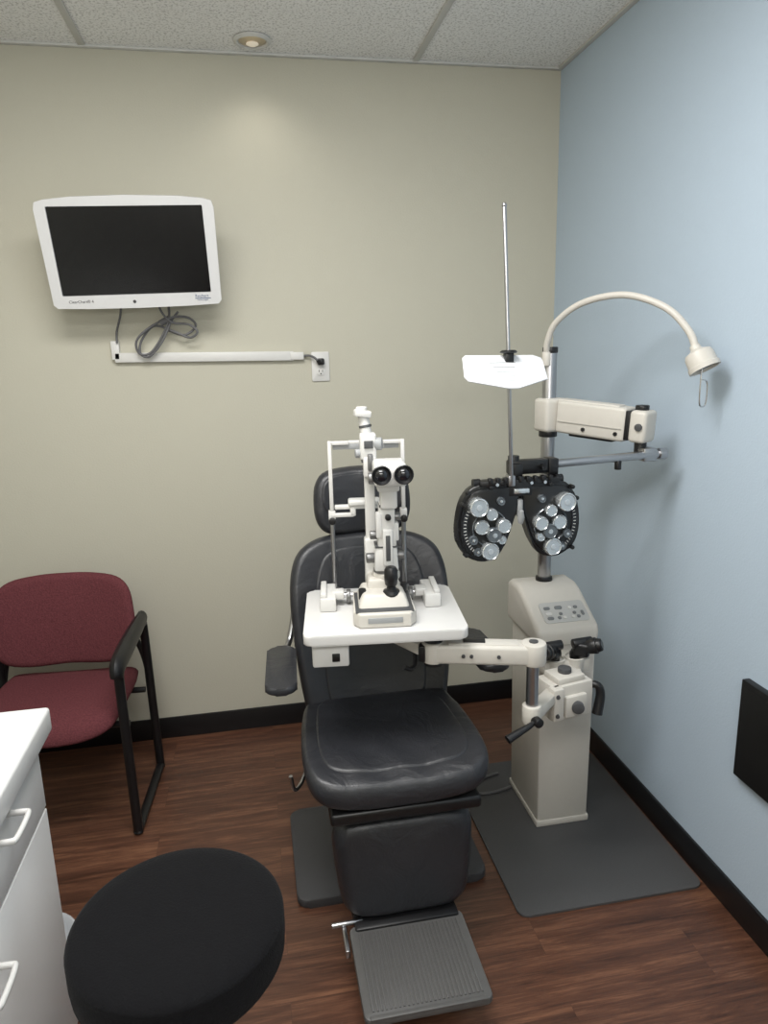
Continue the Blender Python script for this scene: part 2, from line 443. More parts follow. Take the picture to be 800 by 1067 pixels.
b.cyl(wp(172, 333, 2.84)+V(-.02, 0, -.01), wp(172, 333, 2.84)+V(.02, 0, .01), 0.012)
solo(b, 'power_cable', 'coiled dark grey cable hanging beneath the monitor', 'cable', CABLE, (-0.3, 2.84, 1.72))

# raceway
t = thing('cable_raceway', 'white plastic cable channel fixed on the khaki wall', 'cable channel', (-0.14, 2.9, 1.61))
b = B(); b.obox((-0.497, 2.889, 1.613), (0.178, 2.889, 1.603), 0.022, 0.036, bev=0.003)
b.box((-0.492, 2.889, 1.64), (0.03, 0.022, 0.07), bev=0.003)
part(b, 'channel_cover', t, WHITE)
b = B(); b.obox((0.165, 2.888, 1.603), (0.218, 2.888, 1.602), 0.024, 0.03, bev=0.003)
part(b, 'end_cap', t, WHITE)
# outlet
t = thing('wall_outlet', 'white electrical outlet plate with black plug inserted', 'outlet', (0.284, 2.9, 1.558))
b = B(); b.prism(rrect(0.072, 0.116, 0.006, 4), 0.006, MX((0.284, 2.8965, 1.558), (90, 0, 0)), bev=0.002); part(b, 'cover_plate', t, WHITE)
for dz in (-0.02, 0.02):
    b = B(); b.prism(rrect(0.034, 0.03, 0.012, 4), 0.003, MX((0.284, 2.892, 1.558+dz), (90, 0, 0)), bev=0.001)
    sk = part(b, 'socket', t, WHITE)
    if dz < 0:
        b = B()
        for sx in (-0.007, 0.007): b.box((0.284+sx, 2.8902, 1.541), (0.0025, 0.0015, 0.009), bev=0)
        b.cyl((0.284, 2.8912, 1.53), (0.284, 2.8895, 1.53), 0.0028, n=12)
        loose(b, 'socket_slot', sk, BLK)
t = thing('power_plug', 'black power plug with short cord from the cable channel', 'plug', (0.284, 2.89, 1.58))
b = B(); b.box((0.284, 2.877, 1.578), (0.028, 0.024, 0.026), bev=0.006); b.cyl((0.278, 2.866, 1.578), (0.27, 2.858, 1.583), 0.008, bev=0.002); part(b, 'plug_body', t, BLK)
b = B(); b.tube([(0.27, 2.858, 1.583), (0.258, 2.862, 1.594), (0.24, 2.878, 1.602), (0.219, 2.888, 1.602)], 0.0048, n=8); part(b, 'cord', t, CABLE)

# black wall panel
b = B(); b.box((1.2675, 1.362, 0.585), (0.023, 0.38, 0.288), bev=0.003)
b.box((1.2555, 1.362, 0.585), (0.004, 0.35, 0.258), bev=0.001)
solo(b, 'wall_panel', 'flat matte black panel mounted on the pale blue wall', 'panel', PANELB, (1.279, 1.362, 0.585))

# ------------------------------------------------------------------ guest chair
gc = thing('guest_chair', 'burgundy fabric chair with black metal sled frame and arms', 'chair', (-0.735, 2.475, 0), -4)
SEATO = sym([(0, -0.245), (0.12, -0.24), (0.2, -0.215), (0.235, -0.16), (0.24, 0), (0.235, 0.15), (0.2, 0.2), (0, 0.21)])
b = B(); b.pillow(SEATO, 0.045, 0.03, lambda u, v, w: V(u, v, 0.425+w-0.03*max(0, (-v-0.12)/0.12)**2+0.01*(u/0.24)**2), e=0.18, dome=0.2)
part(b, 'seat', gc, BURG, local=True)
BO = sym([(0, -0.165), (0.14, -0.165), (0.225, -0.135), (0.252, -0.06), (0.25, 0.04), (0.235, 0.115), (0.19, 0.155), (0.1, 0.168), (0, 0.17)])
def gback(u, v, w):
    z = 0.67 + v; y = 0.155 + (v+0.16)*0.16 - w - 0.05*(u/0.25)**2
    return V(u, y, z)
b = B(); b.pillow(BO, 0.03, 0.022, gback, e=0.14, dome=0.2); part(b, 'backrest', gc, BURG, local=True)
for sx in (-1, 1):
    b = B(); x = sx*0.268
    b.tube([(x, -0.185, 0.014), (x, -0.19, 0.03), (x, -0.2, 0.3), (x, -0.208, 0.58), (x, -0.195, 0.622), (x, -0.13, 0.632), (x, 0.1, 0.64), (x, 0.16, 0.638), (x, 0.178, 0.6), (x, 0.195, 0.3), (x, 0.212, 0.03), (x, 0.208, 0.014), (x, 0.1, 0.013), (x, -0.1, 0.013)], 0.013, n=10, closed=True, sub=5, flat=1.25)
    part(b, 'side_frame', gc, FRAME, local=True)
    b = B(); b.tube([(x, -0.225, 0.605), (x, -0.205, 0.638), (x, -0.08, 0.650), (x, 0.08, 0.657), (x, 0.17, 0.66)], lambda q: 0.020+0.006*math.sin(math.pi*min(1, q*1.1)), n=12, flat=1.4)
    part(b, 'armrest', gc, FRAME, local=True)
b = B()
for y in (-0.12, 0.13): b.cyl((-0.262, y, 0.385), (0.262, y, 0.385), 0.011)
for sx in (-1, 1):
    b.tube([(sx*0.265, 0.188, 0.42), (sx*0.25, 0.2, 0.5), (sx*0.21, 0.215, 0.62), (sx*0.2, 0.225, 0.72)], 0.011, n=10)
    b.box((sx*0.15, 0, 0.392), (0.03, 0.3, 0.01), bev=0.002)
part(b, 'seat_support', gc, FRAME, local=True)

# ------------------------------------------------------------------ cabinet + worktop
cab = thing('base_cabinet', 'white laminate cabinet with a drawer and white handles', 'cabinet', (-0.8, 0.95, 0))
CX0, CX1, CY0, CY1 = -1.1, -0.515, 0.35, 1.485
b = B(); b.box(((CX0+CX1)/2, (CY0+CY1)/2, 0.45), (CX1-CX0, CY1-CY0, 0.74), bev=0.002)
b.box(((CX0+CX1)/2-0.03, (CY0+CY1)/2, 0.04), (CX1-CX0-0.06, CY1-CY0-0.02, 0.08), bev=0.0)
part(b, 'body', cab, LAM)
def handle(yc, z, L=0.085, out=0.042):
    b = B(); x0 = -0.499
    pts = [(x0, yc-L/2, z), (x0+out*0.8, yc-L/2, z), (x0+out, yc-L/2+0.01, z), (x0+out, yc+L/2-0.01, z), (x0+out*0.8, yc+L/2, z), (x0, yc+L/2, z)]
    b.tube(pts, 0.0065, n=10, sub=4, flat=0.8)
    return b
for (y0, y1, hy) in ((0.92, 1.48, 1.225), (0.36, 0.912, 0.66)):
    b = B(); b.box((-0.5065, (y0+y1)/2, 0.74), (0.016, y1-y0, 0.15), bev=0.002); dr = part(b, 'drawer', cab, FRONT)
    part(handle(hy, 0.795), 'handle', dr, WHITE)
    b = B(); b.box((-0.5065, (y0+y1)/2, 0.372), (0.016, y1-y0, 0.574), bev=0.002); dr = part(b, 'door', cab, FRONT)
    part(handle(y0+0.145, 0.61), 'handle', dr, WHITE)
b = B(); b.box((-0.79, 0.93, 0.852), (0.63, 1.18, 0.056), bev=0.008, seg=3)
solo(b, 'worktop', 'white laminate worktop with rounded edge on the cabinet', 'worktop', LAM, (-0.79, 0.93, 0.824))
# bin
bxp, byp = -0.618, 1.61
t = thing('waste_bin', 'small waste bin with white plastic liner beside the cabinet', 'bin', (bxp, byp, 0))
b = B(); b.lathe([(0.075, 0.0), (0.08, 0.003), (0.092, 0.2), (0.089, 0.2), (0.076, 0.01), (0.0, 0.008)], (bxp, byp, 0)); part(b, 'bin_body', t, LGREY)
b = B(); b.lathe([(0.0935, 0.15), (0.098, 0.16), (0.1, 0.205), (0.093, 0.213), (0.086, 0.2), (0.07, 0.03), (0.0, 0.02)], (bxp, byp, 0)); part(b, 'liner', t, LINER)

# ------------------------------------------------------------------ stool
st = thing('round_stool', 'round black fabric padded stool on a wheeled base', 'stool', (-0.190, 1.125, 0))
b = B(); b.lathe([(0.0, 0.545), (0.165, 0.545), (0.180, 0.550), (0.187, 0.562), (0.189, 0.585), (0.189, 0.614), (0.1875, 0.620), (0.189, 0.625), (0.187, 0.632), (0.178, 0.639), (0.15, 0.643), (0.08, 0.645), (0.0, 0.645)], n=64); part(b, 'seat', st, STOOLF, local=True, sharp=60)
b = B(); b.cyl((0, 0, 0.53), (0, 0, 0.547), 0.12); b.cyl((0, 0, 0.3), (0, 0, 0.535), 0.014); b.cyl((0, 0, 0.1), (0, 0, 0.36), 0.025, bev=0.002); part(b, 'column', st, BLK, local=True)
b = B()
for i in range(5):
    a = math.radians(18+72*i); b.obox((0, 0, 0.095), (0.25*math.cos(a), 0.25*math.sin(a), 0.07), 0.04, 0.03, bev=0.006)
b.cyl((0, 0, 0.07), (0, 0, 0.13), 0.045, bev=0.004)
part(b, 'star_base', st, BLK, local=True)
for i in range(5):
    a = math.radians(18+72*i); c = V(0.245*math.cos(a), 0.245*math.sin(a), 0); tdir = V(-math.sin(a), math.cos(a), 0)
    b = B(); b.cyl(c+V(0, 0, 0.025)-tdir*0.02, c+V(0, 0, 0.025)-tdir*0.006, 0.025, bev=0.003); b.cyl(c+V(0, 0, 0.025)+tdir*0.006, c+V(0, 0, 0.025)+tdir*0.02, 0.025, bev=0.003)
    b.cyl(c+V(0, 0, 0.025)-tdir*0.02, c+V(0, 0, 0.025)+tdir*0.02, 0.006); b.cyl(c+V(0, 0, 0.025), c+V(0, 0, 0.065), 0.007)
    part(b, 'caster', st, BLK, local=True)

# ------------------------------------------------------------------ floor mat under stand
b = B(); b.prism([(x, y) for x, y in rrect(0.59, 0.76, 0.03, 5)], 0.008, MX((0.965, 2.01, 0.004)), bev=0.002)
solo(b, 'floor_mat', 'charcoal grey base mat under the instrument stand', 'mat', MAT, (0.965, 2.01, 0))

# ------------------------------------------------------------------ examination chair
C = 0.325
ch = thing('examination_chair', 'black vinyl reclining examination chair with headrest and footrest', 'examination chair', (C, 2.0, 0))
b = B(); b.prism([(x, y) for x, y in rrect(0.59, 0.44, 0.035, 5)], 0.028, MX((0.335, 2.02, 0.014)), bev=0.006)
part(b, 'base_plate', ch, CHMAT, label='charcoal floor base plate')
b = B(); b.box((C, 2.05, 0.2), (0.27, 0.28, 0.36), bev=0.03, taper=(0.85, 0.85)); b.box((C, 1.98, 0.42), (0.3, 0.42, 0.07), bev=0.02)
b.box((C, 1.760, 0.470), (0.395, 0.43, 0.036), bev=0.010, seg=3)
b.box((C, 1.69, 0.37), (0.2, 0.14, 0.17), bev=0.02)
part(b, 'pedestal', ch, BLK, label='black pedestal and seat frame')
SO = sym([(0, 0), (0.11, 0.0), (0.19, 0.010), (0.232, 0.045), (0.245, 0.12), (0.242, 0.25), (0.230, 0.36), (0.213, 0.425), (0.175, 0.455), (0.1, 0.462), (0, 0.463)])
def seatf(u, v, w):
    z = 0.550 + w + 0.014*(u/0.24)**2
    if v < 0.13: z -= 0.024*((0.13-v)/0.13)**2
    if w > 0: z += 0.0030*math.sin(u*52+v*24)*math.exp(-((v-0.10)/0.075)**2)*math.exp(-(u/0.2)**2) + 0.002*math.sin(v*60+u*9)*math.exp(-((v-0.36)/0.07)**2)
    return V(C+u-0.008, 1.53+v, z)
b = B(); b.pillow(SO, 0.032, 0.036, seatf, e=0.065, dome=0.0, sub=6, rings=16)
b.pillow([(x*0.82, 0.05+y*0.84) for x, y in SO], 0.008, 0.02, lambda u, v, w: seatf(u, v, w+0.028), e=0.04, dome=0.0, sub=6, rings=16)
part(b, 'seat', ch, LEA)
TB = math.radians(15)
def backf(u, v, w):
    return V(C+0.0+u, 1.995+v*math.sin(TB)-w*math.cos(TB)-0.045*(u/0.24)**2, 0.5+v*math.cos(TB)+w*math.sin(TB))
BKO = sym([(0, 0), (0.16, 0.0), (0.208, 0.025), (0.226, 0.1), (0.240, 0.22), (0.247, 0.34), (0.247, 0.42), (0.238, 0.485), (0.215, 0.535), (0.17, 0.565), (0.11, 0.578), (0, 0.582)])
b = B(); b.pillow(BKO, 0.042, 0.04, backf, e=0.10, dome=0.0)
BKI = sym([(0, 0.06), (0.12, 0.06), (0.15, 0.08), (0.16, 0.2), (0.17, 0.34), (0.168, 0.44), (0.14, 0.51), (0.09, 0.535), (0, 0.54)])
b.pillow(BKI, 0.012, 0.02, lambda u, v, w: backf(u, v, w+0.036), e=0.06, dome=0.1)
part(b, 'backrest', ch, LEA)
b = B(); b.pillow([(x*0.9, 0.03+y*0.9) for x, y in BKO], 0.02, 0.03, lambda u, v, w: backf(u, v, w-0.04), e=0.1, dome=0.1)
b.box((C, 2.08, 0.47), (0.2, 0.12, 0.1), bev=0.02)
part(b, 'back_shell', ch, BLK)
HO = sym([(0, -0.108), (0.08, -0.107), (0.125, -0.09), (0.148, -0.05), (0.152, 0.01), (0.142, 0.062), (0.105, 0.095), (0, 0.104)])
def headf(u, v, w):
    return V(C-0.004+u, 2.165+v*0.12-w-0.03*(u/0.15)**2, 1.162+v+w*0.12)
b = B(); b.pillow(HO, 0.045, 0.035, headf, e=0.2, dome=0.1)
b.pillow([(x*0.84, y*0.62+0.02) for x, y in HO], 0.01, 0.02, lambda u, v, w: headf(u, v, w+0.037), e=0.08, dome=0.25)
part(b, 'headrest', ch, LEA)
b = B(); b.box((C-0.005, 2.19, 1.08), (0.06, 0.012, 0.22), rot=(-12, 0, 0), bev=0.003); part(b, 'headrest_stem', ch, STEEL, label='steel headrest stem')
for sx in (-1, 1):
    x = C + sx*0.290
    b = B(); b.prism(rrect(0.085, 0.28, 0.030, 5), 0.021, MX((x, 1.85, 0.755), (0, 0, sx*3)), bev=0.008, seg=3)
    ar = part(b, 'armrest', ch, LEA)
    b = B(); b.tube([(x, 1.9, 0.741), (x-sx*0.005, 1.98, 0.736), (x-sx*0.03, 2.06, 0.74), (x-sx*0.045, 2.09, 0.78), (x-sx*0.06, 2.11, 0.85)], 0.010, n=10)
    part(b, 'armrest_bracket', ar, STEEL, label='silver metal bracket')
LO = sym([(0, 0), (0.09, 0.0), (0.14, 0.010), (0.168, 0.04), (0.180, 0.10), (0.189, 0.19), (0.187, 0.245), (0.165, 0.276), (0.11, 0.287), (0, 0.288)])
b = B(); b.pillow(LO, 0.055, 0.02, lambda u, v, w: V(C-0.002+u, 1.592+v*0.1-w, 0.150+v), e=0.24, dome=0.15, sub=6)
part(b, 'leg_rest', ch, LEA)
b = B(); b.box((C, 1.625, 0.29), (0.29, 0.025, 0.24), rot=(-5.7, 0, 0), bev=0.008)
b.box((C-0.008, 1.585, 0.14), (0.28, 0.11, 0.03), bev=0.008)
part(b, 'leg_rest_frame', ch, BLK)
b = B(); fx, fy = 0.314, 1.41
b.prism(rrect(0.305, 0.275, 0.018, 4), 0.02, MX((fx, fy+0.005, 0.138)), bev=0.005)
n = 26
for i in range(n):
    b.box((fx-0.13+0.26*i/(n-1), fy, 0.1485), (0.0055, 0.225, 0.005), bev=0.0015)
b.box((fx, fy-0.128, 0.1485), (0.28, 0.012, 0.006), bev=0.002)
part(b, 'footrest', ch, FOOT, label='grey ribbed footrest plate')
b = B(); b.cyl((0.118, 1.560, 0.152), (0.20, 1.565, 0.150), 0.0065, bev=0.001); b.box((0.150, 1.52, 0.138), (0.012, 0.09, 0.022), bev=0.003)
part(b, 'footrest_hinge', ch, STEEL, label='steel hinge rod')
b = B(); b.tube([(0.17, 1.95, 0.44), (0.10, 1.93, 0.385), (0.07, 1.88, 0.365), (0.05, 1.84, 0.38), (0.042, 1.83, 0.43)], 0.006, n=8)
part(b, 'recline_lever', ch, STEEL, label='grey metal lever')

# ------------------------------------------------------------------ instrument stand
sd = thing('instrument_stand', 'off-white ophthalmic instrument stand with pole, arms and lamp', 'instrument stand', (0.965, 2.13, 0.008))
b = B(); b.box((0.962, 2.12, 0.36), (0.184, 0.26, 0.704), bev=0.012, taper=(1.06, 1.0))
b.box((0.962, 2.12, 0.02), (0.190, 0.266, 0.024), bev=0.004)
part(b, 'cabinet_body', sd, BEIGE)
prof = [(1.985, 0.675), (1.978, 0.715), (1.988, 0.735), (2.13, 0.815), (2.165, 0.826), (2.24, 0.825), (2.262, 0.81), (2.265, 0.675)]
b = B(); b.prism(prof, 0.216, Matrix(((0, 0, 1, 0.957), (1, 0, 0, 0), (0, 1, 0, 0), (0, 0, 0, 1))), bev=0.018, seg=4)
cp = part(b, 'control_console', sd, BEIGE)
_s = V(0, 0.142, 0.080).normalized()
sl = Matrix(((1, 0, 0, 0.957), (0, _s.y, -_s.z, 2.059), (0, _s.z, _s.y, 0.775), (0, 0, 0, 1)))
b = B(); b.prism(rrect(0.155, 0.086, 0.012, 4), 0.003, sl @ Matrix.Translation((0.008, -0.020, 0.001)), bev=0.001)
part(b, 'keypad', cp, KEY, label='light grey keypad panel')
btn = [(-0.047, -0.045, .022, .012), (-0.047, -0.027, .022, .012), (-0.047, -0.003, .022, .012), (-0.016, -0.045, .012, .012), (0.002, -0.045, .012, .012), (-0.007, -0.029, .012, .012), (-0.007, -0.003, .026, .014),
       (0.032, -0.045, .012, .012), (0.050, -0.045, .012, .012), (0.041, -0.029, .012, .012), (0.032, -0.006, .012, .012), (0.052, -0.006, .014, .012), (0.068, -0.032, .010, .020)]
for i, (x, y, w_, h_) in enumerate(btn):
    b = B(); b.prism(rrect(w_, h_, min(w_, h_)*0.42, 4), 0.003, sl @ Matrix.Translation((x, y, 0.0038)), bev=0.001)
    part(b, 'button', cp, (BTN, WHITE, BTN)[i % 3])
b = B(); b.cyl((0.961, 2.2, 0.80), (0.961, 2.2, 1.605), 0.0225, n=32, bev=0.002)
part(b, 'pole', sd, STEEL, label='polished steel vertical pole')
for z0, z1, r in ((0.822, 0.838, 0.029), (1.595, 1.615, 0.025), (1.325, 1.345, 0.03)):
    b = B(); b.cyl((0.961, 2.2, z0), (0.961, 2.2, z1), r, bev=0.003); part(b, 'pole_collar', sd, BLK)
# upper counterbalance arm
P0 = V(0.961, 2.2, 1.398); P1 = V(1.130, 1.950, 1.380)
dd = (P1-P0).normalized(); sd_ = V(dd.y, -dd.x, 0).normalized()
b = B(); b.obox(P0+V(0.02, -0.03, 0), P1, 0.078, 0.102, bev=0.010, seg=3, ext=-0.015)
b.obox(P0+V(0.0, 0.03, 0), P0+V(0.012, -0.05, 0), 0.088, 0.108, bev=0.012, seg=3)
b.obox(P0+(P1-P0)*0.16+V(0, 0, 0.051), P0+(P1-P0)*0.86+V(0, 0, 0.049), 0.05, 0.014, bev=0.005)
up = part(b, 'upper_arm', sd, BEIGE)
b = B(); b.obox(P0+(P1-P0)*0.2-sd_*-0.04-V(0, 0, 0.012), P0+(P1-P0)*0.92-sd_*-0.04-V(0, 0, 0.012), 0.004, 0.004, bev=0.001)
b.obox(P0+(P1-P0)*0.2-sd_*0.04-V(0, 0, 0.012), P0+(P1-P0)*0.92-sd_*0.04-V(0, 0, 0.012), 0.004, 0.004, bev=0.001)
loose(b, 'cover_seam', up, BEIGE2)
b = B()
for q in (0.5, 0.86):
    c = P0+(P1-P0)*q-V(0, 0, 0.028)
    b.cyl(c-sd_*0.044, c+sd_*0.044, 0.006)
loose(b, 'arm_screw', up, BLK)
b = B(); b.obox(P0+(P1-P0)*0.3-V(0, 0, 0.052), P0+(P1-P0)*0.8-V(0, 0, 0.052), 0.045, 0.012, bev=0.003)
part(b, 'underside_cover', up, BLK)
b = B(); b.obox(P1-dd*0.004, P1+dd*0.050, 0.076, 0.096, bev=0.012, seg=3)
part(b, 'elbow', sd, BEIGE)
b = B(); b.obox(P1-dd*0.018, P1-dd*0.002, 0.07, 0.088, bev=0.003); b.cyl(P1+dd*0.02+V(0, 0, -0.095), P1+dd*0.02+V(0, 0, -0.045), 0.018, bev=0.002)
b.cyl(P1+dd*0.02+V(0, 0, 0.045), P1+dd*0.02+V(0, 0, 0.062), 0.020, bev=0.003)
part(b, 'elbow_pivot', sd, BLK)
b = B(); b.cyl(P1+dd*0.03+sd_*0.037, P1+dd*0.03+sd_*0.046, 0.011, bev=0.002); b.cyl(P1+dd*0.03-sd_*0.037, P1+dd*0.03-sd_*0.046, 0.011, bev=0.002)
loose(b, 'tension_knob', sd, DGREY)
Q0 = V(1.20, 1.90, 1.298); Q1 = V(0.735, 1.885, 1.284)
b = B(); b.cyl(Q0, Q1, 0.0125, n=20, bev=0.002); part(b, 'support_rod', sd, STEEL, label='steel horizontal support rod')
b = B(); b.cyl(Q0+V(0.004, 0, 0), Q0-V(0.02, 0, 0), 0.017, bev=0.003); b.box((1.150, 1.915, 1.297), (0.045, 0.055, 0.040), bev=0.006); part(b, 'rod_clamp', sd, STEEL)
b = B(); b.box((0.765, 1.885, 1.285), (0.12, 0.036, 0.04), bev=0.005); b.box((0.835, 1.885, 1.282), (0.03, 0.045, 0.05), bev=0.004)
b.cyl((0.722, 1.885, 1.318), (0.722, 1.885, 1.262), 0.016, bev=0.002)
b.cyl((0.80, 1.87, 1.285), (0.80, 1.845, 1.285), 0.008)
part(b, 'rod_bracket', sd, BLK)
b = B(); b.cyl((1.05, 1.895, 1.285), (1.05, 1.895, 1.258), 0.01, bev=0.002); part(b, 'rod_knob', sd, BLK)
# lamp
b = B(); b.tube([(0.945, 2.19, 1.585), (0.94, 2.175, 1.63), (0.953, 2.14, 1.69), (1.0, 2.06, 1.742), (1.075, 1.95, 1.756), (1.143, 1.85, 1.715), (1.180, 1.79, 1.65), (1.191, 1.768, 1.60)], 0.010, n=12, sub=8)
b.cyl((0.945, 2.19, 1.555), (0.945, 2.19, 1.60), 0.0145, bev=0.002)
part(b, 'lamp_gooseneck', sd, BEIGE)
la = V(1.191, 1.767, 1.600); ld = V(0.26, -0.40, -0.88).normalized()
b = B(); b.lathe([(0.0, -0.014), (0.013, -0.012), (0.015, 0.0), (0.020, 0.004), (0.034, 0.010), (0.038, 0.020), (0.039, 0.046), (0.042, 0.048), (0.042, 0.060), (0.036, 0.060), (0.034, 0.046), (0.0, 0.044)], la, ld, n=36)
part(b, 'lamp_shade', sd, BEIGE, label='cream round lamp head')
b = B(); b.lathe([(0.033, 0.045), (0.033, 0.052), (0.01, 0.056), (0.0, 0.056)], la, ld); part(b, 'bulb_grille', sd, GREYM)
hb = la+ld*0.046+V(0.0, 0.0, -0.01)
b = B(); b.tube([hb+V(-0.003, 0, 0), hb+V(-0.005, -0.002, -0.06), hb+V(-0.002, -0.002, -0.098), hb+V(0.014, -0.002, -0.098), hb+V(0.017, -0.002, -0.06), hb+V(0.014, -0.001, -0.035), hb+V(0.002, 0, -0.03)], 0.0022, n=8)
part(b, 'hanging_hook', sd, CHR, label='thin chrome wire hook')

# table arm
A0 = V(0.688, 1.628, 0.832); A1 = V(0.435, 1.70, 0.834)
b = B()
b.obox(A0, A1, 0.06, 0.054, bev=0.010, seg=3); b.cyl(A0+V(0, 0, -0.03), A0+V(0, 0, 0.031), 0.034, bev=0.007, n=32); b.cyl(A1+V(0, 0, -0.029), A1+V(0, 0, 0.029), 0.031, bev=0.006, n=32)
b.obox(A0+(A1-A0)*0.15+V(0, 0, 0.026), A0+(A1-A0)*0.85+V(0, 0, 0.026), 0.04, 0.008, bev=0.003)
ta = part(b, 'table_arm', sd, BEIGE)
b = B(); b.obox(A0+(A1-A0)*0.48+V(0, 0, 0.031), A0+(A1-A0)*0.70+V(0, 0, 0.031), 0.024, 0.006, bev=0.002); part(b, 'release_switch', ta, BLK)
b = B(); b.cyl(A0+V(0, 0, 0.030), A0+V(0, 0, 0.034), 0.012)
for q in (0.35, 0.62, 0.7):
    c = A0+(A1-A0)*q; b.cyl(c+V(-0.008, -0.029, 0), c+V(-0.0095, -0.033, 0), 0.005, n=12)
loose(b, 'arm_screw', ta, DGREY)
b = B(); b.cyl(A1+V(0, 0, -0.038), A1+V(0, 0, -0.027), 0.026, bev=0.002); b.cyl(A1+V(0, 0, 0.028), A1+V(0, 0, 0.034), 0.026, bev=0.002)
b.box(A1+V(-0.028, 0.006, 0.0), (0.018, 0.05, 0.045), rot=(0, 0, -20), bev=0.003)
part(b, 'arm_joint', sd, BLK, label='black pivot joint')
b = B(); b.obox(A1+V(-0.02, 0.01, 0.004), (0.335, 1.80, 0.858), 0.046, 0.034, bev=0.009); b.cyl((0.335, 1.80, 0.835), (0.335, 1.80, 0.893), 0.03, bev=0.004)
part(b, 'short_link', sd, BEIGE)
b = B(); b.tube([(0.39, 1.735, 0.835), (0.385, 1.70, 0.80), (0.365, 1.675, 0.80), (0.345, 1.66, 0.815)], 0.006, n=8)
part(b, 'lock_lever', sd, BLK)
BR = -6.5; BC = (0.320, 1.822)
b = B(); b.prism(rrect(0.424, 0.355, 0.022, 6), 0.028, MX((BC[0], BC[1], 0.906), (0, 0, BR)), bev=0.005, seg=3)
tb = part(b, 'instrument_table', sd, BOARD, label='white laminate instrument table board')
b = B(); b.box((0.165, 1.735, 0.858), (0.095, 0.11, 0.066), rot=(0, 0, BR), bev=0.006); pw = part(b, 'power_box', tb, WHITE)
b = B(); b.box((0.172, 1.678, 0.852), (0.020, 0.006, 0.022), rot=(0, 0, BR), bev=0.002); part(b, 'power_switch', tb, BLK)
# shaft, clutch block, lower arm
b = B(); b.cyl((0.688, 1.63, 0.66), (0.688, 1.63, 0.803), 0.0165, n=24); part(b, 'pivot_shaft', sd, STEEL)
b = B(); b.cyl((0.688, 1.63, 0.63), (0.688, 1.63, 0.682), 0.026, bev=0.004)
b.obox((0.688, 1.63, 0.650), (0.81, 1.765, 0.632), 0.042, 0.032, bev=0.008)
b.box((0.855, 1.79, 0.610), (0.138, 0.095, 0.110), rot=(0, 0, 12), bev=0.008, seg=2)
b.box((0.855, 1.79, 0.672), (0.095, 0.075, 0.022), rot=(0, 0, 12), bev=0.006)
b.box((0.868, 1.742, 0.600), (0.075, 0.02, 0.066), rot=(0, 0, 12), bev=0.006)
b.obox((0.89, 1.82, 0.60), (0.945, 1.995, 0.6), 0.085, 0.085, bev=0.01)
b.box((0.806, 1.735, 0.615), (0.036, 0.034, 0.10), rot=(0, 0, 12), bev=0.006)
la_ = part(b, 'lower_arm', sd, BEIGE)
b = B(); b.cyl((0.855, 1.79, 0.681), (0.855, 1.79, 0.697), 0.020, bev=0.003); b.cyl((0.872, 1.733, 0.60), (0.867, 1.716, 0.60), 0.018, bev=0.003)
loose(b, 'clutch_cap', la_, DGREY)
b = B(); b.cyl((0.804, 1.720, 0.645), (0.802, 1.712, 0.645), 0.006, n=14); b.cyl((0.804, 1.720, 0.585), (0.802, 1.712, 0.585), 0.006, n=14)
loose(b, 'clutch_screw', la_, DGREY)
b = B(); b.tube([(0.688, 1.60, 0.648), (0.665, 1.59, 0.642), (0.635, 1.583, 0.632), (0.60, 1.575, 0.620)], lambda q: 0.006+0.006*q, n=10)
b.cyl((0.688, 1.615, 0.648), (0.693, 1.585, 0.648), 0.013, bev=0.002)
part(b, 'clamp_handle', sd, BLK)
b = B(); b.tube([(0.92, 1.79, 0.63), (0.95, 1.775, 0.638), (0.962, 1.77, 0.61), (0.950, 1.762, 0.55)], lambda q: 0.009+0.007*q, n=10)
b.cyl((0.905, 1.80, 0.63), (0.93, 1.785, 0.63), 0.016)
part(b, 'clamp_handle', sd, BLK)
# instrument holder wells
WX = ((0.875, 1.905), (0.942, 1.905))
b = B(); b.box((0.912, 1.93, 0.645), (0.155, 0.085, 0.045), bev=0.008, seg=2)
for x, y in WX:
    b.lathe([(0.022, -0.07), (0.027, -0.06), (0.030, 0.0), (0.032, 0.010), (0.028, 0.012), (0.026, 0.0), (0.02, -0.05), (0.0, -0.05)], (x, y, 0.662))
part(b, 'instrument_holder', sd, BEIGE)
for (x, y), dv in zip(WX, ((-0.6, -0.55, 0.25), (0.72, -0.5, 0.3))):
    z0 = 0.618
    t = thing('retinoscope', 'black handheld eye instrument resting in the stand holder', 'handheld instrument', (x, y, z0), 0, group='handheld instruments in the stand holder')
    d = V(*dv).normalized(); p = V(x, y, z0)
    b = B(); b.cyl(p, p+V(0, 0, 0.07), 0.016, bev=0.003); b.cyl(p+V(0, 0, 0.062), p+V(0, 0, 0.072)+d*0.02, 0.019, 0.017, bev=0.002); part(b, 'handle', t, BLKM)
    h = p+V(0, 0, 0.078)+d*0.022
    b = B(); b.box(h, (0.050, 0.044, 0.046), rot=(10, 0, math.degrees(math.atan2(d.y, d.x))), bev=0.009, seg=3); b.cyl(h+d*0.01, h+d*0.048, 0.021, 0.026, bev=0.004); b.cyl(h+d*0.046, h+d*0.062, 0.022, 0.019, bev=0.002); b.cyl(h+V(-0.032, 0, 0.016), h+V(0.032, 0, 0.020), 0.015, bev=0.003); part(b, 'head', t, BLK)
    b = B(); b.cyl(h+d*0.061, h+d*0.0635, 0.014); part(b, 'lens', t, GLASS)

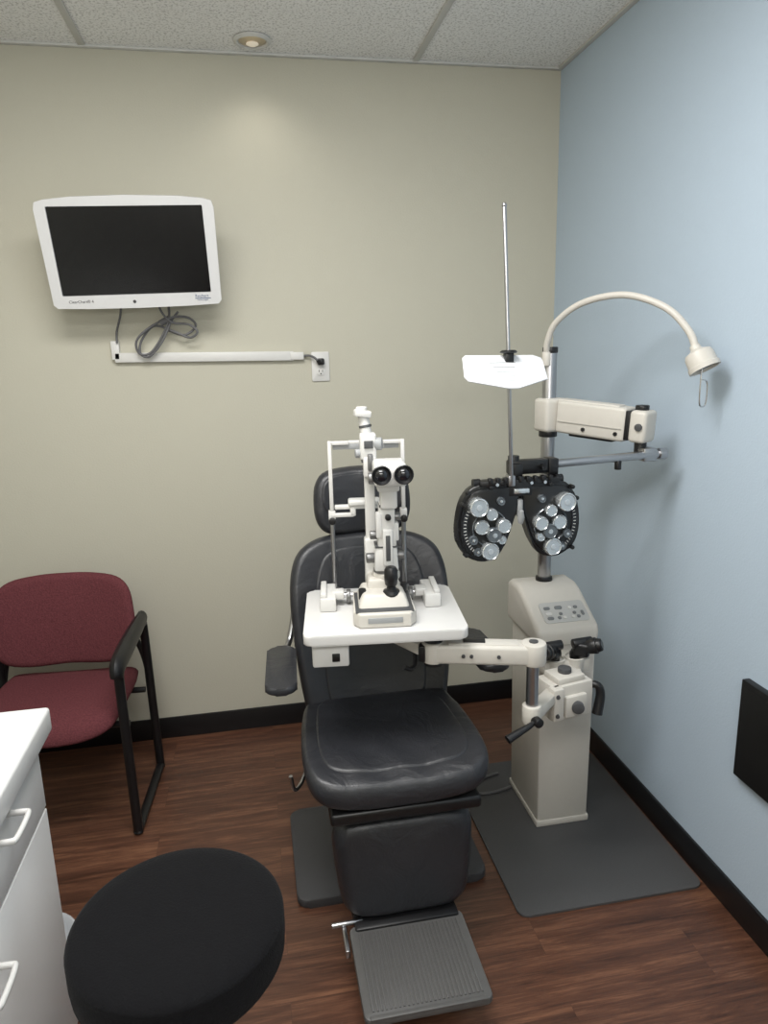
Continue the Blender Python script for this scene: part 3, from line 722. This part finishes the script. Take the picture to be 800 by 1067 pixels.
# cords on floor
b = B(); b.tube([(0.6, 2.265, 0.012), (0.645, 2.33, 0.013), (0.69, 2.30, 0.016), (0.75, 2.29, 0.014), (0.83, 2.31, 0.014), (0.845, 2.31, 0.014)], 0.005, n=8)
solo(b, 'floor_cable', 'grey cable on the floor linking chair and stand', 'cable', CABLE, (0.7, 2.28, 0.014))
b = B(); b.tube([(0.64, 2.18, 0.006), (0.66, 2.20, 0.008), (0.69, 2.21, 0.014), (0.77, 2.20, 0.014), (0.83, 2.21, 0.014), (0.860, 2.22, 0.014)], 0.005, n=8)
solo(b, 'floor_cable', 'grey cable on the floor linking chair and stand', 'cable', CABLE, (0.7, 2.2, 0.014))

# ------------------------------------------------------------------ phoropter
PO = V(0.722, 1.85, 1.143); S = 0.00273
ph = thing('phoropter', 'black phoropter with silver dials hanging from the stand arm', 'phoropter', PO)
RX = Matrix.Rotation(math.radians(90), 4, 'X')
def pm(x, y, z): return Matrix.Translation((x, y, z)) @ RX
OUT = [(2, 12), (2, 38), (20, 39), (42, 39), (54, 34), (62, 20), (66, 2), (66, -14), (62, -28), (53, -38), (41, -42), (28, -41), (18, -32), (10, -13), (5, 3)]
for sx in (-1, 1):
    ol = [(sx*x*S, y*S) for x, y in OUT]
    if sx < 0: ol = ol[::-1]
    ols = [(p.x, p.y) for p in catmull([(x, y, 0) for x, y in ol], 3, True)]
    b = B(); b.prism(ols, 0.034, pm(0, 0.0, 0), bev=0.005, seg=3)
    b.prism([(x*0.93+sx*0.006, y*0.88) for x, y in ols], 0.010, pm(0, -0.019, 0), bev=0.003)
    b.prism([(x*0.95+sx*0.004, y*0.95) for x, y in ols], 0.02, pm(0, 0.024, 0), bev=0.005)
    hsg = part(b, 'lens_housing', ph, BLKM, local=True)
    b = B()
    cr = []
    for a in range(-64, 70, 8): cr.append((sx*S*(38+24*math.cos(math.radians(a))), S*(-4+31*math.sin(math.radians(a)))))
    for a in range(64, -70, -8): cr.append((sx*S*(40+17*math.cos(math.radians(a))), S*(-4+27*math.sin(math.radians(a)))))
    b.prism(cr if sx > 0 else cr[::-1], 0.004, pm(0, -0.0255, 0), bev=0.001)
    part(b, 'scale_crescent', hsg, SCALE, local=True, label='grey graduated scale')
    # white engraved tick marks on scale
    b = B()
    for a in range(-56, 60, 7):
        ca, sa = math.cos(math.radians(a)), math.sin(math.radians(a))
        b.box((sx*S*(39+20.5*ca), -0.0283, S*(-4+29*sa)), (0.0075, 0.001, 0.0016), rot=(0, -math.degrees(math.atan2(sa, sx*ca)), 0), bev=0)
    part(b, 'scale_marking', hsg, WHITE, local=True)
    b = B(); b.lathe([(0.052, 0.0), (0.052, 0.007), (0.050, 0.009), (0.048, 0.007), (0.048, 0.0)], (sx*33*S, -0.0225, -6*S), (0, -1, 0), n=60, knurl=0.015)
    part(b, 'lens_ring', hsg, LENSC, local=True)
    # x, z, radius, depth, face type: 0 dark glass, 1 grey solid cap, 2 pale clear lens
    dials = [(47, 18, 10.0, 0.030, 2), (32, 9, 6.5, 0.018, 0), (42, -4, 8.0, 0.014, 0), (20, -3, 7.5, 0.028, 0), (30, -12, 8.0, 0.026, 1), (34, -29, 9.5, 0.024, 2), (51, -17, 5.0, 0.014, 1), (22, 22, 4.5, 0.014, 1), (21, -18, 5.0, 0.018, 2), (46, -30, 4.5, 0.012, 1)]
    for dx, dz, r, dep, kind in dials:
        x, z, r = sx*dx*S, dz*S, r*S
        b = B()
        kn = 0.05 if kind == 2 else 0.0
        b.lathe([(r*0.9, 0.0), (r, 0.004), (r, dep-0.004), (r*0.94, dep)], (x, -0.0225, z), (0, -1, 0), n=40, knurl=kn)
        b.lathe([(r*0.95, dep-0.006), (r*0.95, dep), (r*0.86, dep+0.002), (r*0.78, dep), (r*0.74, dep-0.006), (0.0, dep-0.0062)], (x, -0.0225, z), (0, -1, 0), n=36)
        part(b, 'dial', hsg, LENS if kind != 1 else LENSC, local=True)
        b = B()
        if kind == 0: b.lathe([(r*0.735, dep-0.0065), (r*0.72, dep-0.004), (r*0.3, dep-0.002), (0, dep-0.0015)], (x, -0.0225, z), (0, -1, 0), n=24)
        else: b.lathe([(r*0.72, dep-0.0065), (r*0.66, dep-0.001), (r*0.62, dep-0.003), (r*0.35, dep-0.003), (r*0.3, dep+0.002), (0, dep+0.0025)], (x, -0.0225, z), (0, -1, 0), n=24)
        part(b, 'dial_face', hsg, (GLASS, LENS, LENSW)[kind], local=True)
    b = B(); gx, gz = sx*64*S, -8*S
    n = 20
    for i in range(n):
        a = 2*math.pi*i/n
        b.box((gx, 0.004+0.018*math.cos(a), gz+0.032*math.sin(a)), (0.012, 0.006, 0.008), rot=(math.degrees(a), 0, 0), bev=0.001)
    b.lathe([(0.0, -0.005), (0.022, -0.005), (0.022, 0.005), (0.0, 0.005)], (gx, 0.004, gz), (1, 0, 0), n=24)
    part(b, 'power_wheel', hsg, BLK, local=True)
    b = B()
    for dx, dz in ((56, 32), (61, 20), (58, -33), (32, 36)):
        b.cyl((sx*dx*S, -0.01, dz*S), (sx*dx*S, -0.032, dz*S), 0.006, bev=0.001, n=14)
    loose(b, 'knob', hsg, BLK, local=True)
b = B(); b.box((0, -0.004, 0.108), (0.235, 0.040, 0.016), bev=0.003); b.box((0, 0.0, 0.092), (0.075, 0.05, 0.05), bev=0.006); b.box((0, 0.018, 0.13), (0.035, 0.03, 0.05), bev=0.004)
for i in range(9): b.box((-0.088+i*0.022, -0.02, 0.116), (0.012, 0.018, 0.016), bev=0.002)
b.cyl((-0.112, 0, 0.108), (-0.132, 0, 0.108), 0.013, n=14); b.cyl((0.112, 0, 0.108), (0.132, 0, 0.108), 0.013, n=14)
part(b, 'mount_bar', ph, BLK, local=True)
b = B()
for x in (-0.07, -0.03, 0.03, 0.07): b.cyl((x, -0.028, 0.106), (x, -0.030, 0.106), 0.0045, n=12)
b.box((0, -0.029, 0.085), (0.045, 0.012, 0.014), bev=0.003)
loose(b, 'level_gauge', ph, LENS, local=True)
b = B(); b.lathe([(0.0, -0.02), (0.007, -0.018), (0.010, 0.0), (0.006, 0.02), (0.0, 0.022)], (0, -0.03, 0.010), (0, -0.2, 1), n=16); b.box((0, -0.01, 0.035), (0.016, 0.03, 0.05), bev=0.004)
part(b, 'nose_rest', ph, LGREY, local=True)
R0 = V(-0.029, -0.03, 0.105); R1 = V(-0.061, -0.03, 0.825)
b = B(); b.cyl(R0, R1, 0.0052, n=14, bev=0.001); b.box(R0+V(0, 0.012, 0.01), (0.02, 0.03, 0.03), bev=0.003); b.sph(R1, 0.0065)
part(b, 'near_point_rod', ph, STEEL, local=True, label='thin steel reading rod')
cc = R0+(R1-R0)*0.462
CM = Matrix.Translation(cc+V(-0.022, -0.035, -0.022)) @ Euler((math.radians(38), math.radians(1), math.radians(3)), 'XYZ').to_matrix().to_4x4()
cardo = [(-0.094, 0.062), (0.098, 0.062), (0.119, 0.050), (0.119, 0.038), (0.108, -0.036), (0.016, -0.070), (-0.012, -0.070), (-0.112, -0.040), (-0.119, -0.024), (-0.104, 0.052)]
b = B(); b.prism(cardo[::-1], 0.004, CM, bev=0.001); cd = part(b, 'reading_card', ph, CARD, local=True, label='white faceted reading card')
b = B()
for i in range(5):
    q = B(); q.box((0.0, 0.030-0.018*i, 0.0023), (0.075-0.012*i, 0.0018+0.0004*(4-i), 0.0004), bev=0); q.bm.transform(CM); _m = bpy.data.meshes.new('q'); q.bm.to_mesh(_m); b.bm.from_mesh(_m)
part(b, 'card_print', cd, LGREY, local=True)
b = B(); b.box(cc+V(0, 0, 0.012), (0.024, 0.024, 0.03), bev=0.004); b.lathe([(0.02, 0), (0.024, 0.003), (0.018, 0.008), (0.0, 0.009)], cc+V(0, 0, 0.022), (0, 0, 1), n=20); b.obox(cc+V(0, -0.002, 0.0), cc+V(-0.004, -0.018, -0.018), 0.02, 0.006, bev=0.001); part(b, 'card_clip', ph, BLK, local=True)

# ------------------------------------------------------------------ slit lamp
SLZ = 0.9205
s = thing('slit_lamp', 'white binocular slit lamp microscope standing on the instrument table', 'slit lamp', (BC[0], BC[1], SLZ), BR)
for sx, x in ((-1, -0.148), (1, 0.142)):
    b = B(); b.box((x, 0.055, 0.019), (0.044, 0.135, 0.038), bev=0.004); b.box((x+sx*0.012, 0.055, 0.043), (0.016, 0.12, 0.012), bev=0.003); b.box((x-sx*0.028, 0.05, 0.030), (0.034, 0.040, 0.022), bev=0.004)
    part(b, 'rail_cover', s, WHITE, local=True)
b = B(); b.cyl((-0.14, 0.05, 0.026), (0.135, 0.05, 0.026), 0.007); part(b, 'axle', s, CHR, local=True)
for x in (-0.090, 0.086):
    b = B(); b.cyl((x-0.006, 0.05, 0.022), (x+0.006, 0.05, 0.022), 0.020, n=28, bev=0.002); part(b, 'rail_wheel', s, GREYM, local=True)
basex = 0.0
b = B(); b.prism([(-0.078, 0.04), (-0.082, -0.12), (-0.066, -0.145), (0.066, -0.145), (0.082, -0.12), (0.078, 0.04)][::-1], 0.040, MX((basex, 0, 0.020)), bev=0.006, seg=3)
b.box((basex, -0.035, 0.055), (0.138, 0.148, 0.036), bev=0.008, taper=(0.78, 0.72), seg=3)
b.box((basex+0.004, 0.0, 0.080), (0.092, 0.086, 0.034), bev=0.007, seg=3, taper=(0.88, 0.88))
bs = part(b, 'base', s, BEIGE, local=True)
b = B(); b.box((basex, -0.1455, 0.021), (0.09, 0.004, 0.015), bev=0.001); part(b, 'front_label', bs, LGREY, local=True, label='narrow grey label strip')
b = B(); b.box((basex, -0.055, 0.0395), (0.152, 0.158, 0.003), bev=0.001); part(b, 'base_seam', bs, DGREY, local=True)
b = B(); b.lathe([(0.0, 0.064), (0.022, 0.064), (0.024, 0.069), (0.021, 0.077), (0.013, 0.081), (0.012, 0.088), (0.0165, 0.094), (0.0185, 0.112), (0.0175, 0.134), (0.013, 0.141), (0.0, 0.142)], (0.022, -0.072, 0)); part(b, 'joystick', s, BLK, local=True)
b = B(); b.cyl((-0.055, -0.06, 0.05), (-0.055, -0.06, 0.080), 0.010, bev=0.002); b.cyl((0.060, -0.02, 0.05), (0.060, -0.02, 0.080), 0.009, bev=0.002); loose(b, 'lock_knob', s, BLK, local=True)
cx_ = 0.014
b = B(); b.cyl((cx_, 0.0, 0.088), (cx_, 0.0, 0.108), 0.038, bev=0.004, n=30); part(b, 'pivot', s, BEIGE, local=True)
b = B(); b.cyl((cx_, 0.0, 0.107), (cx_, 0.0, 0.119), 0.034, bev=0.003, n=30); part(b, 'angle_scale', s, GREYM, local=True, label='grey metal angle ring')
b = B(); b.box((cx_, -0.005, 0.152), (0.066, 0.064, 0.070), bev=0.006, taper=(0.88, 0.85)); b.box((cx_+0.003, -0.008, 0.215), (0.050, 0.054, 0.064), bev=0.005); b.box((cx_+0.004, -0.012, 0.268), (0.042, 0.050, 0.07), bev=0.005); b.box((cx_+0.009, -0.022, 0.327), (0.044, 0.060, 0.07), bev=0.006)
b.box((cx_+0.004, -0.038, 0.185), (0.026, 0.020, 0.10), bev=0.004); b.box((cx_-0.018, -0.026, 0.245), (0.016, 0.026, 0.07), bev=0.004); b.box((cx_+0.028, -0.018, 0.225), (0.014, 0.03, 0.05), bev=0.004)
ma = part(b, 'microscope_arm', s, WHITE, local=True)
b = B(); b.box((cx_, -0.005, 0.185), (0.060, 0.060, 0.006), bev=0.002); b.box((cx_+0.006, -0.015, 0.298), (0.046, 0.055, 0.006), bev=0.002); loose(b, 'joint_band', ma, DGREY, local=True)
b = B(); b.cyl((cx_-0.031, -0.01, 0.15), (cx_-0.053, -0.012, 0.15), 0.014, bev=0.002); b.cyl((cx_+0.029, -0.01, 0.155), (cx_+0.051, -0.012, 0.155), 0.014, bev=0.002)
b.cyl((cx_-0.022, -0.015, 0.215), (cx_-0.042, -0.015, 0.215), 0.012, bev=0.002); b.cyl((cx_+0.022, -0.02, 0.265), (cx_+0.040, -0.02, 0.265), 0.011, bev=0.002)
loose(b, 'adjust_knob', ma, GREYM, local=True)
b = B(); b.box((cx_+0.004, -0.0485, 0.185), (0.012, 0.003, 0.070), bev=0.001); part(b, 'scale_strip', ma, DGREY, local=True)
b = B(); b.cyl((cx_+0.006, -0.036, 0.268), (cx_+0.006, -0.049, 0.268), 0.008, bev=0.001); part(b, 'front_knob', ma, BLK, local=True)
b = B(); hx = 0.026
b.box((hx, -0.035, 0.388), (0.084, 0.12, 0.058), bev=0.009, seg=3); b.box((hx-0.004, -0.02, 0.354), (0.058, 0.080, 0.028), bev=0.005); b.cyl((hx, 0.02, 0.388), (hx, 0.05, 0.388), 0.025, bev=0.003)
for sx in (-1, 1):
    b.cyl((hx+sx*0.024, -0.09, 0.394), (hx+sx*0.0275, -0.13, 0.399), 0.021, 0.0195, bev=0.002)
mh = part(b, 'microscope_head', s, WHITE, local=True)
for sx in (-1, 1):
    b = B(); b.lathe([(0.0185, 0.0), (0.0205, 0.004), (0.023, 0.014), (0.0245, 0.024), (0.022, 0.026), (0.017, 0.018), (0.0, 0.017)], (hx+sx*0.0275, -0.129, 0.399), (0.0, -1, 0.06), n=28); part(b, 'eyepiece', mh, BLK, local=True, label='black rubber eyepiece')
    b = B(); b.lathe([(0.0165, 0.0), (0.014, 0.002), (0.0, 0.003)], (hx+sx*0.0275, -0.1465, 0.4), (0.0, -1, 0.06), n=24); part(b, 'eyepiece_lens', mh, GLASS, local=True)
b = B(); b.cyl((hx-0.038, -0.045, 0.375), (hx-0.055, -0.045, 0.375), 0.016, bev=0.003); b.cyl((hx+0.038, -0.045, 0.375), (hx+0.054, -0.045, 0.375), 0.016, bev=0.003); loose(b, 'magnification_knob', mh, GREYM, local=True)
ix = -0.026
b = B(); b.box((ix+0.012, 0.055, 0.12), (0.054, 0.05, 0.14), bev=0.006); b.box((ix+0.004, 0.06, 0.29), (0.028, 0.022, 0.32), bev=0.003); b.box((ix+0.002, 0.04, 0.448), (0.044, 0.050, 0.072), bev=0.007, seg=3); b.box((ix+0.004, 0.032, 0.395), (0.033, 0.038, 0.055), bev=0.004)
it = part(b, 'illumination_tower', s, WHITE, local=True)
b = B(); b.cyl((ix-0.0, 0.045, 0.475), (ix-0.008, 0.05, 0.53), 0.015, bev=0.003); b.box((ix-0.01, 0.045, 0.535), (0.044, 0.036, 0.018), rot=(0, 8, 8), bev=0.004); b.cyl((ix-0.012, 0.05, 0.54), (ix-0.012, 0.05, 0.553), 0.015, bev=0.003); part(b, 'lamp_cap', s, WHITE, local=True)
b = B(); b.lathe([(0.0157, -0.003), (0.017, -0.002), (0.017, 0.003), (0.0157, 0.004)], (ix-0.003, 0.047, 0.500), (-0.15, 0.1, 1), n=24); part(b, 'lamp_ring', s, DGREY, local=True)
b = B(); b.cyl((ix+0.019, 0.03, 0.455), (ix+0.040, 0.026, 0.455), 0.017, bev=0.003); b.cyl((ix-0.018, 0.03, 0.43), (ix-0.033, 0.028, 0.43), 0.012, bev=0.002); loose(b, 'filter_knob', it, LGREY, local=True)
b = B(); b.box((ix+0.003, 0.013, 0.455), (0.024, 0.006, 0.020), bev=0.001); part(b, 'filter_window', it, DGREY, local=True)
b = B(); b.box((ix+0.006, 0.010, 0.408), (0.014, 0.016, 0.045), bev=0.003); part(b, 'slit_control', it, GREYM, local=True)
b = B(); b.box((ix+0.002, 0.04, 0.409), (0.038, 0.042, 0.006), bev=0.001); part(b, 'tower_band', it, DGREY, local=True)
# head rest
hx0, hx1, hy = -0.128, 0.078, 0.135
for x in (hx0, hx1):
    b = B(); b.cyl((x, hy, 0.0), (x, hy, 0.27), 0.0065, n=16); b.cyl((x, hy, 0.0), (x, hy, 0.02), 0.013, bev=0.002, n=16)
    part(b, 'upright_rod', s, STEEL, local=True)
b = B()
for x in (hx0, hx1):
    b.box((x, hy, 0.352), (0.011, 0.022, 0.200), bev=0.002)
    b.box((x, hy, 0.235), (0.020, 0.024, 0.036), bev=0.003)
xm = (hx0+hx1)/2
b.box((hx0+0.025, hy+0.002, 0.446), (0.058, 0.012, 0.011), bev=0.002); b.box((hx1-0.025, hy+0.002, 0.446), (0.058, 0.012, 0.011), bev=0.002)
b.box((xm, hy+0.012, 0.446), (0.10, 0.010, 0.010), bev=0.002)
b.box((hx0+0.03, hy-0.006, 0.240), (0.066, 0.014, 0.012), bev=0.003); b.box((hx0+0.06, hy-0.004, 0.250), (0.016, 0.018, 0.028), bev=0.003)
hr = part(b, 'head_rest', s, WHITE, local=True)
b = B(); b.box((xm, hy+0.006, 0.434), (0.188, 0.004, 0.014), bev=0.001); part(b, 'forehead_band', hr, LGREY, local=True)
b = B(); b.box((xm-0.03, hy, 0.262), (0.13, 0.020, 0.012), bev=0.003); b.box((xm-0.01, hy+0.005, 0.274), (0.092, 0.046, 0.018), bev=0.006, seg=3); part(b, 'chin_rest', s, WHITE, local=True)
b = B(); b.cyl((hx0, hy-0.011, 0.225), (hx0, hy-0.026, 0.225), 0.010, bev=0.002); b.cyl((hx1, hy-0.011, 0.225), (hx1, hy-0.026, 0.225), 0.010, bev=0.002); loose(b, 'height_knob', hr, BLK, local=True)

# ------------------------------------------------------------------ lights
def area(name, loc, rot, sx, sy, power, color=(1, 1, 1)):
    l = bpy.data.lights.new(name, 'AREA'); l.shape = 'RECTANGLE'; l.size = sx; l.size_y = sy; l.energy = power; l.color = color
    o = bpy.data.objects.new(name, l); o.location = loc; o.rotation_euler = [math.radians(a) for a in rot]; COL.objects.link(o); return o
area('ceiling_light_source', (-0.15, 1.3, H-0.02), (0, 0, 0), 1.1, 0.55, 41, (1.0, 0.988, 0.968))
area('ceiling_light_source', (-0.1, -0.5, H-0.02), (0, 0, 0), 1.1, 0.55, 31, (1.0, 0.988, 0.968))
area('added_ceiling_fill', (0.0, -0.7, 1.9), (150, 0, 0), 1.2, 0.6, 29, (1.0, 0.988, 0.968))  # added fill behind the camera, aimed up to brighten the ceiling; no fixture there
l = bpy.data.lights.new('downlight_source', 'SPOT'); l.energy = 2.5; l.spot_size = math.radians(130); l.spot_blend = 1.0; l.shadow_soft_size = 0.04; l.color = (1, 0.94, 0.84)
o = bpy.data.objects.new('downlight_source', l); o.location = (0.085, 2.72, 2.63); COL.objects.link(o)
w = bpy.data.worlds.new('World'); scene.world = w; w.use_nodes = True
w.node_tree.nodes['Background'].inputs[0].default_value = (0.8, 0.85, 0.9, 1); w.node_tree.nodes['Background'].inputs[1].default_value = 0.2

# ------------------------------------------------------------------ camera
right = Vector((0.9822, -0.1851, -0.0243)).normalized()
back = Vector((-0.1761, -0.9583, 0.2259)); back = (back - right*back.dot(right)).normalized()
upv = back.cross(right)
cam = bpy.data.cameras.new('camera'); co = bpy.data.objects.new('camera', cam); COL.objects.link(co)
cam.sensor_fit = 'VERTICAL'; cam.sensor_height = 36; cam.lens = 735/1067*36; cam.clip_start = 0.02
co.matrix_world = Matrix(((right.x, upv.x, back.x, 0), (right.y, upv.y, back.y, 0), (right.z, upv.z, back.z, 1.623), (0, 0, 0, 1)))
scene.camera = co
